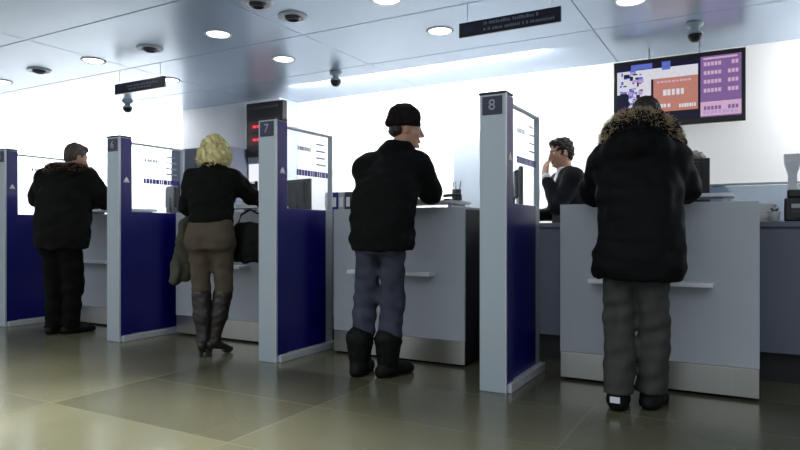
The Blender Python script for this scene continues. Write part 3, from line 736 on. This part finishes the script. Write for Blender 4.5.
# --- man in beanie, counter 7
def person_beanie():
    J = dict(hipL=(-.095, .02, .92), hipR=(.07, .04, .92), knL=(-.125, .04, .50), knR=(.06, .07, .50), anL=(-.14, -.03, .09), anR=(.05, .02, .09), toeL=(-.17, .17, .028), toeR=(.13, .20, .028),
             shL=(-.165, .14, 1.41), shR=(.175, .22, 1.42), elL=(-.20, .34, 1.25), elR=(.225, .33, 1.245), wrL=(-.03, .56, 1.282), wrR=(.14, .56, 1.282), head=(.03, .335, 1.695), yaw=-52, pitch=-6,
             hands={'L': ((.7, .7, -.15), (0, .1, 1), (1, .0, 0), 14), 'R': ((-.5, .85, -.15), (0, .1, 1), (-1, 0, 0), 18)})
    o, T, Rm, P = body(J, sc=1.14)
    def coat(S):
        S.loft([(.84, .0, .03, .215, .17), (.95, .0, .03, .222, .175), (1.10, -.005, .05, .225, .175), (1.25, -.005, .10, .232, .18), (1.36, .005, .145, .215, .165), (1.45, .01, .18, .165, .135), (1.53, .02, .215, .10, .10)], .03); S.cone((-.03, .2, 1.50), (-.165, .13, 1.39), .06, .10, .05); S.cone((.07, .23, 1.50), (.18, .22, 1.39), .06, .10, .05)
        for a in 'LR': S.cone(P['sh'+a], P['el'+a], .098, .085, .06); S.cone(P['el'+a], P['wr'+a], .083, .055, .03)
        S.chain([(-.06, .17, 1.525), (.02, .145, 1.54), (.10, .20, 1.54)], [.05, .055, .05], .03)
        S.ell((.0, .03, .80), (.17, .12, .055), .02, None, True)
    garment('jacket', o, M_coat, (-.45, -.25, .78), (.45, .66, 1.66), .008, coat, (.006, .12, 8, (1, 1, 1.4)), 1, 'dark thigh length jacket')
    def hat(S):
        E = lambda c, r, k=.02, sub=False: S.ell(T(c), r, k, Rm, sub)
        E((0, -.018, .075), (.106, .122, .100), .02); E((0, -.03, .03), (.106, .118, .062), .02)
    def hat2(S):
        hat(S)
        # trim along the brow line (tilted plane in head space)
        n = Rm @ np.array([0, -.12, 1.]); c = T((0, .0, .02)); X, Y, Z = S.ax[0][:, None, None], S.ax[1][None, :, None], S.ax[2][None, None, :]
        S.F = np.maximum(S.F, -((X-c[0])*n[0]+(Y-c[1])*n[1]+(Z-c[2])*n[2])).astype(np.float32)
    H0 = T((0, 0, 0))
    garment('beanie', o, M_wool, H0-.22, H0+.25, .0065, hat2, (.003, .045, 2, (1, 1, .3)), 1, 'dark knitted beanie')
    def cuff(S):
        S.ell(T((0, -.018, .04)), (.112, .126, .07), .01, Rm)
        n = Rm @ np.array([0, -.12, 1.]); c = T((0, .0, .012)); X, Y, Z = S.ax[0][:, None, None], S.ax[1][None, :, None], S.ax[2][None, None, :]
        q = (X-c[0])*n[0]+(Y-c[1])*n[1]+(Z-c[2])*n[2]; S.F = np.maximum(np.maximum(S.F, -q), q-.04).astype(np.float32)
    garment('beanie_cuff', o, M_wool, H0-.2, H0+.2, .006, cuff, (.002, .02, 4, (1, 1, .1)))
    def hb(S):
        S.ell(T((0, -.058, -.012)), (.078, .058, .055), .02, Rm)
    garment('hair', o, M_hairb, H0-.16, H0+.16, .0065, hb, (.003, .03, 9))
    trousers(o, M_jean, P, .088, .083, .080, seed=9, amp=.006, wl=.12, low=.20, pr=(.158, .12))
    for a, sd in (('L', 3), ('R', 5)):
        an = P['an'+a]*[1, 1, 0]+[0, 0, .03]
        make_shoe(o, 'boot', M_bboot, an, P['toe'+a], .058, .14, 0, [an+[0, 0, .1], an+[0, .005, .21]], [.075, .094], seed=sd, label='tall dark boot')
    place_person(o, (-2.13, 3.55, 0), 3, 'person in dark beanie, black jacket and worn jeans, leaning on a counter')
person_beanie()

# --- blonde woman, counter 6
def person_blonde():
    J = dict(hipL=(-.085, .0, .93), hipR=(.085, .0, .93), knL=(-.085, .02, .52), knR=(.085, .05, .52), anL=(-.045, -.04, .13), anR=(.03, .0, .13), toeL=(-.055, .12, .022), toeR=(.11, .13, .022),
             shL=(-.165, .04, 1.38), shR=(.165, .05, 1.38), elL=(-.235, .12, 1.16), elR=(.265, .18, 1.25), wrL=(-.10, .36, 1.20), wrR=(.31, .40, 1.21), head=(.0, .10, 1.565), yaw=-5, pitch=-10,
             hands={'L': ((.4, .9, 0), (0, .1, 1), (1, 0, 0), 25), 'R': ((.1, .95, -.1), (0, .1, 1), (-1, 0, 0), 20)})
    o, T, Rm, P = body(J, female=True)
    def jk(S):
        S.loft([(1.03, 0, .0, .17, .13), (1.12, 0, .01, .168, .128), (1.25, 0, .025, .182, .138), (1.34, 0, .035, .186, .135), (1.42, 0, .045, .15, .11), (1.49, 0, .06, .075, .08)], .03)
        for a in 'LR': S.cone(P['sh'+a], P['el'+a], .077, .066, .05); S.cone(P['el'+a], P['wr'+a], .064, .045, .03)
        S.cone((-.03, .06, 1.44), (-.14, .045, 1.38), .05, .07, .04); S.cone((.03, .06, 1.44), (.14, .05, 1.38), .05, .07, .04)
        S.chain([(-.04, .04, 1.485), (0, .02, 1.50), (.04, .04, 1.485)], [.04, .045, .04], .03)
    garment('jacket', o, M_coat, (-.42, -.2, .99), (.45, .52, 1.6), .0075, jk, (.004, .09, 5, (1, 1, 1.5)), 1, 'short black jacket')
    trousers(o, M_khaki, P, .10, .066, .05, seed=2, amp=.003, wl=.09, low=.40, pr=(.19, .135), waist=1.07)
    for a, sd in (('L', 3), ('R', 5)):
        an = P['an'+a]; kn = P['kn'+a]
        make_shoe(o, 'boot', M_boot, an*[1, 1, 0]+[0, 0, .03], P['toe'+a], .040, .10, .055, [an*[1, 1, 0]+[0, 0, .15], an*.55+kn*.45, an*.14+kn*.86], [.046, .066, .076], seed=sd, label='tall dark heeled boot')
    def hr(S):
        E = lambda c, r, k=.03, sub=False: S.ell(T(c), r, k, Rm, sub)
        E((0, -.025, .045), (.10, .108, .098)); E((0, -.06, -.02), (.10, .075, .085)); E((-.075, -.02, -.015), (.045, .065, .08)); E((.075, -.02, -.015), (.045, .065, .08)); E((0, -.04, .11), (.07, .065, .045))
        E((0, .12, -.03), (.066, .085, .11), .02, True)
    H0 = T((0, 0, 0))
    h = garment('hair', o, M_hairy, H0-.26, H0+.26, .0065, hr, (.011, .038, 12), 1, 'curly blonde hair')
    V = np.empty(len(h.data.vertices)*3); h.data.vertices.foreach_get('co', V); V = V.reshape(-1, 3)
    N_ = np.empty(len(V)*3); h.data.vertices.foreach_get('normal', N_); N_ = N_.reshape(-1, 3); sel = np.random.default_rng(3).choice(len(V), 700, False)
    sel = [i for i in sel if (Rm.T @ (V[i]-H0))[1] < .055]
    c = spikes('curls', o, M_hairy, V[sel]-N_[sel]*.008, N_[sel], .042, .0032, .4, 7, .009)
    c.parent = h
    place_person(o, (-3.635, 3.50, 0), 26, 'person with curly blonde hair in a short black jacket, khaki trousers and tall boots')
    return o
pb = person_blonde()

# --- man in parka, counter 5
def person_parka():
    J = dict(hipL=(-.095, .0, .93), hipR=(.095, .0, .93), knL=(-.075, .03, .51), knR=(.10, .05, .51), anL=(-.06, -.02, .08), anR=(.09, .02, .08), toeL=(-.06, .18, .024), toeR=(.21, .18, .024),
             shL=(-.20, .08, 1.47), shR=(.20, .11, 1.47), elL=(-.38, .20, 1.30), elR=(.30, .22, 1.27), wrL=(-.14, .44, 1.29), wrR=(.22, .49, 1.285), head=(.02, .20, 1.69), yaw=-30, pitch=-18,
             hands={'L': ((.5, .85, -.1), (0, .1, 1), (1, 0, 0), 18), 'R': ((-.1, .95, -.1), (0, .1, 1), (-1, 0, 0), 18)})
    o, T, Rm, P = body(J)
    def coat(S):
        S.loft([(.80, .0, .02, .235, .185), (.92, .0, .02, .255, .195), (1.10, 0, .03, .262, .195), (1.27, 0, .055, .262, .19), (1.40, 0, .085, .235, .17), (1.50, 0, .11, .17, .13), (1.56, .0, .13, .10, .10)], .03)
        for a in 'LR': S.cone(P['sh'+a], P['el'+a], .11, .095, .06); S.cone(P['el'+a], P['wr'+a], .092, .065, .03)
        S.cone((-.06, .12, 1.5), (-.2, .09, 1.43), .07, .10, .05); S.cone((.08, .12, 1.5), (.2, .11, 1.43), .07, .10, .05)
        S.ell((.0, .02, .76), (.21, .16, .075), .02, None, True)
    garment('parka', o, M_parka, (-.55, -.25, .74), (.5, .6, 1.68), .0085, coat, (.006, .13, 18, (1, 1, 1.4)), 1, 'thigh length black parka')
    ring = [Vector((.02+.17*math.cos(a), .11+.13*math.sin(a), 1.545-.04*math.cos(a*1)*0+.02*math.sin(-a))) for a in [PI*.95+k*(PI*1.1)/30 for k in range(31)]]
    def hd(S): S.chain([tuple(r+Vector((0, 0, -.01))) for r in ring[::3]], [.05]*len(ring[::3]), .04); S.ell((.01, .02, 1.47), (.15, .08, .09), .04)
    garment('hood', o, M_parka, (-.3, -.25, 1.3), (.35, .3, 1.7), .008, hd, (.005, .08, 6))
    g = random.Random(8); pts = []; nr = []
    for k in range(1500):
        i = g.randrange(30); p = ring[i].lerp(ring[i+1], g.random()); n = Vector((g.uniform(-1, 1), g.uniform(-1, 1), g.uniform(-.3, 1))).normalized(); pts.append(p+n*.05+Vector((0, 0, -.005))); nr.append(n)
    spikes('fur_trim', o, M_fur2, pts, nr, .034, .003, .5, 4)
    hair_cap(o, T, Rm, M_hairm, 'hair', seed=4)
    trousers(o, M_btrs, P, .112, .09, .074, seed=5, amp=.006, wl=.13, low=.05, pr=(.20, .15))
    for a in 'LR': make_shoe(o, 'shoe', M_bboot, P['an'+a]*[1, 1, 0]+[0, 0, .03], P['toe'+a], .05, .09, 0, seed=6)
    place_person(o, (-5.66, 3.56, 0), 22, 'person with short dark hair, black hooded parka and black trousers, at leftmost counter')
person_parka()

# --- clerk in suit, hand raised to the chin
def person_clerk():
    J = dict(hipL=(-.09, .0, .93), hipR=(.09, .0, .93), knL=(-.09, .02, .51), knR=(.09, .02, .51), anL=(-.09, -.02, .08), anR=(.09, -.02, .08), toeL=(-.1, .17, .024), toeR=(.1, .17, .024),
             shL=(-.185, .02, 1.42), shR=(.185, .02, 1.42), elL=(-.21, .17, 1.17), elR=(.24, .06, 1.13), wrL=(-.06, .225, 1.445), wrR=(.17, .32, 1.10), head=(.0, .07, 1.645), yaw=8, pitch=-10,
             hands={'L': ((.32, -.12, .95), (-.3, .9, .1), (.6, -.6, 0), 22), 'R': ((-.1, .95, -.2), (0, .1, 1), (-1, 0, 0), 18)})
    o, T, Rm, P = body(J)
    def jk(S):
        S.loft([(.83, 0, .0, .195, .135), (.95, 0, .0, .19, .135), (1.1, 0, .0, .18, .13), (1.26, 0, .01, .20, .14), (1.38, 0, .015, .20, .13), (1.45, 0, .02, .15, .10), (1.50, 0, .01, .085, .075)], .03)
        for a in 'LR': S.cone(P['sh'+a], P['el'+a], .078, .066, .05)
        S.cone(P['elL'], P['elL']*.2+P['wrL']*.8, .064, .05, .03); S.cone(P['elR'], P['wrR'], .064, .05, .03)
        S.cone((-.05, .015, 1.47), (-.18, .02, 1.42), .065, .085, .04); S.cone((.05, .015, 1.47), (.18, .02, 1.42), .065, .085, .04)
        S.ell((0, .135, 1.34), (.05, .06, .20), .01, None, True)     # open front
    garment('suit_jacket', o, M_suit, (-.42, -.25, .79), (.42, .46, 1.58), .0075, jk, (.003, .1, 5), 1, 'dark suit jacket')
    def sh(S):
        S.loft([(.95, 0, .0, .165, .115), (1.25, 0, .012, .17, .128), (1.38, 0, .025, .15, .112), (1.46, 0, .035, .08, .08), (1.525, 0, .03, .066, .07)], .03)
        S.cone(P['elL']*.3+P['wrL']*.7, P['elL']*.06+P['wrL']*.94, .045, .04, .01)
    garment('shirt', o, M_shirt, (-.35, -.2, .9), (.3, .36, 1.58), .0075, sh, (.002, .08, 6), 1, 'white shirt with open collar')
    hair_cap(o, T, Rm, M_hairb, 'hair', seed=14, amp=.006)
    trousers(o, M_suit, P, .095, .075, .065, seed=5, low=.05)
    for a in 'LR': make_shoe(o, 'shoe', M_bboot, P['an'+a]*[1, 1, 0]+[0, 0, .03], P['toe'+a], .047, .08, 0, seed=6)
    place_person(o, (-1.34, 5.44, 0), 122, 'person in dark suit and white shirt behind desk, hand raised to chin')
person_clerk()
# --- clerk mostly hidden behind the hooded customer
def person_hidden():
    J = dict(hipL=(-.09, .0, .80), hipR=(.09, .0, .80), knL=(-.10, .04, .44), knR=(.10, .04, .44), anL=(-.10, -.02, .08), anR=(.10, -.02, .08), toeL=(-.1, .16, .024), toeR=(.1, .16, .024),
             shL=(-.17, .03, 1.27), shR=(.17, .03, 1.27), elL=(-.22, .10, 1.08), elR=(.22, .10, 1.08), wrL=(-.12, .29, 1.08), wrR=(.12, .29, 1.08), head=(0, .08, 1.48), yaw=0, pitch=-12,
             hands={'L': ((.2, .95, -.2), (0, .1, 1), (1, 0, 0), 18), 'R': ((-.2, .95, -.2), (0, .1, 1), (-1, 0, 0), 18)})
    o, T, Rm, P = body(J, female=True, sc=.97)
    def jk(S):
        S.loft([(.72, 0, .0, .18, .13), (.95, 0, .0, .17, .125), (1.14, 0, .015, .185, .13), (1.24, 0, .02, .18, .12), (1.32, 0, .025, .11, .09), (1.37, 0, .03, .07, .07)], .03)
        for a in 'LR': S.cone(P['sh'+a], P['el'+a], .072, .062, .05); S.cone(P['el'+a], P['wr'+a], .06, .046, .03)
    garment('jacket', o, M_suit, (-.4, -.2, .68), (.4, .42, 1.45), .008, jk, (.003, .1, 5), 1)
    hair_cap(o, T, Rm, M_hairg, 'hair', seed=24, amp=.006)
    trousers(o, M_suit, P, .09, .072, .065, seed=5, low=.05)
    for a in 'LR': make_shoe(o, 'shoe', M_bboot, P['an'+a]*[1, 1, 0]+[0, 0, .03], P['toe'+a], .045, .08, 0, seed=6)
    place_person(o, (-.35, 5.64, 0), 178, 'person with greying hair mostly hidden behind the hooded customer')
person_hidden()

# --- things the blonde woman has with her
def hang_coat():
    S = SDF((-.3, -.16, -.62), (.3, .18, .12), .008)
    S.loft([(-.50, -.10, .0, .05, .04), (-.40, -.07, .0, .11, .055), (-.2, -.02, .0, .13, .06), (0, .03, .01, .12, .06), (.06, .04, .02, .09, .05)], .03)
    S.cone((-.06, .0, -.05), (-.14, -.03, -.50), .05, .045, .03)
    S.noise(.009, .09, 3, (1.6, 1, .5)); o = sdf_obj(S, 'folded_coat', M_olive, None, 1); return o
hc = hang_coat(); tag(hc, 'olive grey coat hanging at the left hip of the blonde woman', 'coat'); hc.location = (-4.00, 3.66, 1.06); hc.rotation_euler.z = R(40)
def bag():
    t = thing('shoulder_bag', 'soft black shoulder bag hanging against the right hip of the blonde woman', 'bag', (-3.44, 3.74, .72), R(20))
    S = SDF((-.22, -.14, -.04), (.22, .14, .42), .008)
    S.loft([(0, 0, 0, .14, .06), (.08, 0, 0, .16, .075), (.22, 0, 0, .145, .06), (.32, 0, 0, .125, .03)], .03); S.noise(.006, .1, 4)
    sdf_obj(S, 'pouch', M_bboot, t, 1)
    one('strap', t, lambda b: b.tube([(-.11, 0, .31), (-.08, -.01, .38), (0, -.02, .42), (.08, -.01, .38), (.11, 0, .31)], .009, M_bboot, 8))
bag()

# ------------------------------------------------------------------ light
def area(name, loc, rotv, sx, sy, p, col=(1, 1, 1), spread=None):
    l = bpy.data.lights.new(name, 'AREA'); l.shape = 'RECTANGLE'; l.size = sx; l.size_y = sy; l.energy = p; l.color = col
    if spread: l.spread = R(spread)
    o = bpy.data.objects.new(name, l); COL.objects.link(o); o.location = loc; o.rotation_euler = [R(a) for a in rotv]; return o
for u0, u1, p in ((-14.5, -7.9, 320), (-5.0, -1.75, 170), (.75, 4.0, 150)):
    area('back_wall_fill', ((u0+u1)/2, 6.1, H-.03), (42, 0, 0), u1-u0, .2, p, (1.0, .99, .97))  # added fill lights that brighten the back wall, with gaps at pier and television
area('hall_light', (-4.5, .2, H-.03), (0, 0, 0), 16, 3.5, 235, (.97, .99, .97))
for u, v, lb in DL:
    l = bpy.data.lights.new('downlight_beam', 'SPOT'); l.energy = 22; l.spot_size = R(95); l.spot_blend = .8; l.shadow_soft_size = .09; l.color = (1, .97, .93)
    o = bpy.data.objects.new('downlight_beam', l); COL.objects.link(o); o.location = (u, v, H-.03)
for u, p in ((-.9, 160), (-2.6, 700), (-4.3, 480), (-6.1, 300)):              # hall downlights in front of the counters, above the picture
    l = bpy.data.lights.new('hall_downlight', 'SPOT'); l.energy = p; l.spot_size = R(68); l.spot_blend = .9; l.shadow_soft_size = .1; l.color = (1, .98, .92)
    o = bpy.data.objects.new('hall_downlight', l); COL.objects.link(o); o.location = (u, 1.5, H-.03)
w = bpy.data.worlds.new('World'); SC.world = w; w.use_nodes = True
w.node_tree.nodes['Background'].inputs[0].default_value = (.62, .70, .85, 1); w.node_tree.nodes['Background'].inputs[1].default_value = .75

# ------------------------------------------------------------------ camera
cd = bpy.data.cameras.new('camera'); cam = bpy.data.objects.new('camera', cd); COL.objects.link(cam)
cam.location = (0, 0, .97); cam.rotation_euler = (PI/2, 0, R(29.1)); cd.sensor_width = 36; cd.lens = 36*619/800; cd.shift_y = 6/800; cd.clip_start = .05
SC.camera = cam
SC.view_settings.view_transform = 'Standard'; SC.view_settings.look = 'None'; SC.view_settings.exposure = 0; SC.view_settings.gamma = 1; SC.view_settings.use_curve_mapping = False
SC.cycles.use_denoising = True
SC.cycles.max_bounces = 8; SC.cycles.transparent_max_bounces = 12; SC.cycles.sample_clamp_indirect = 6
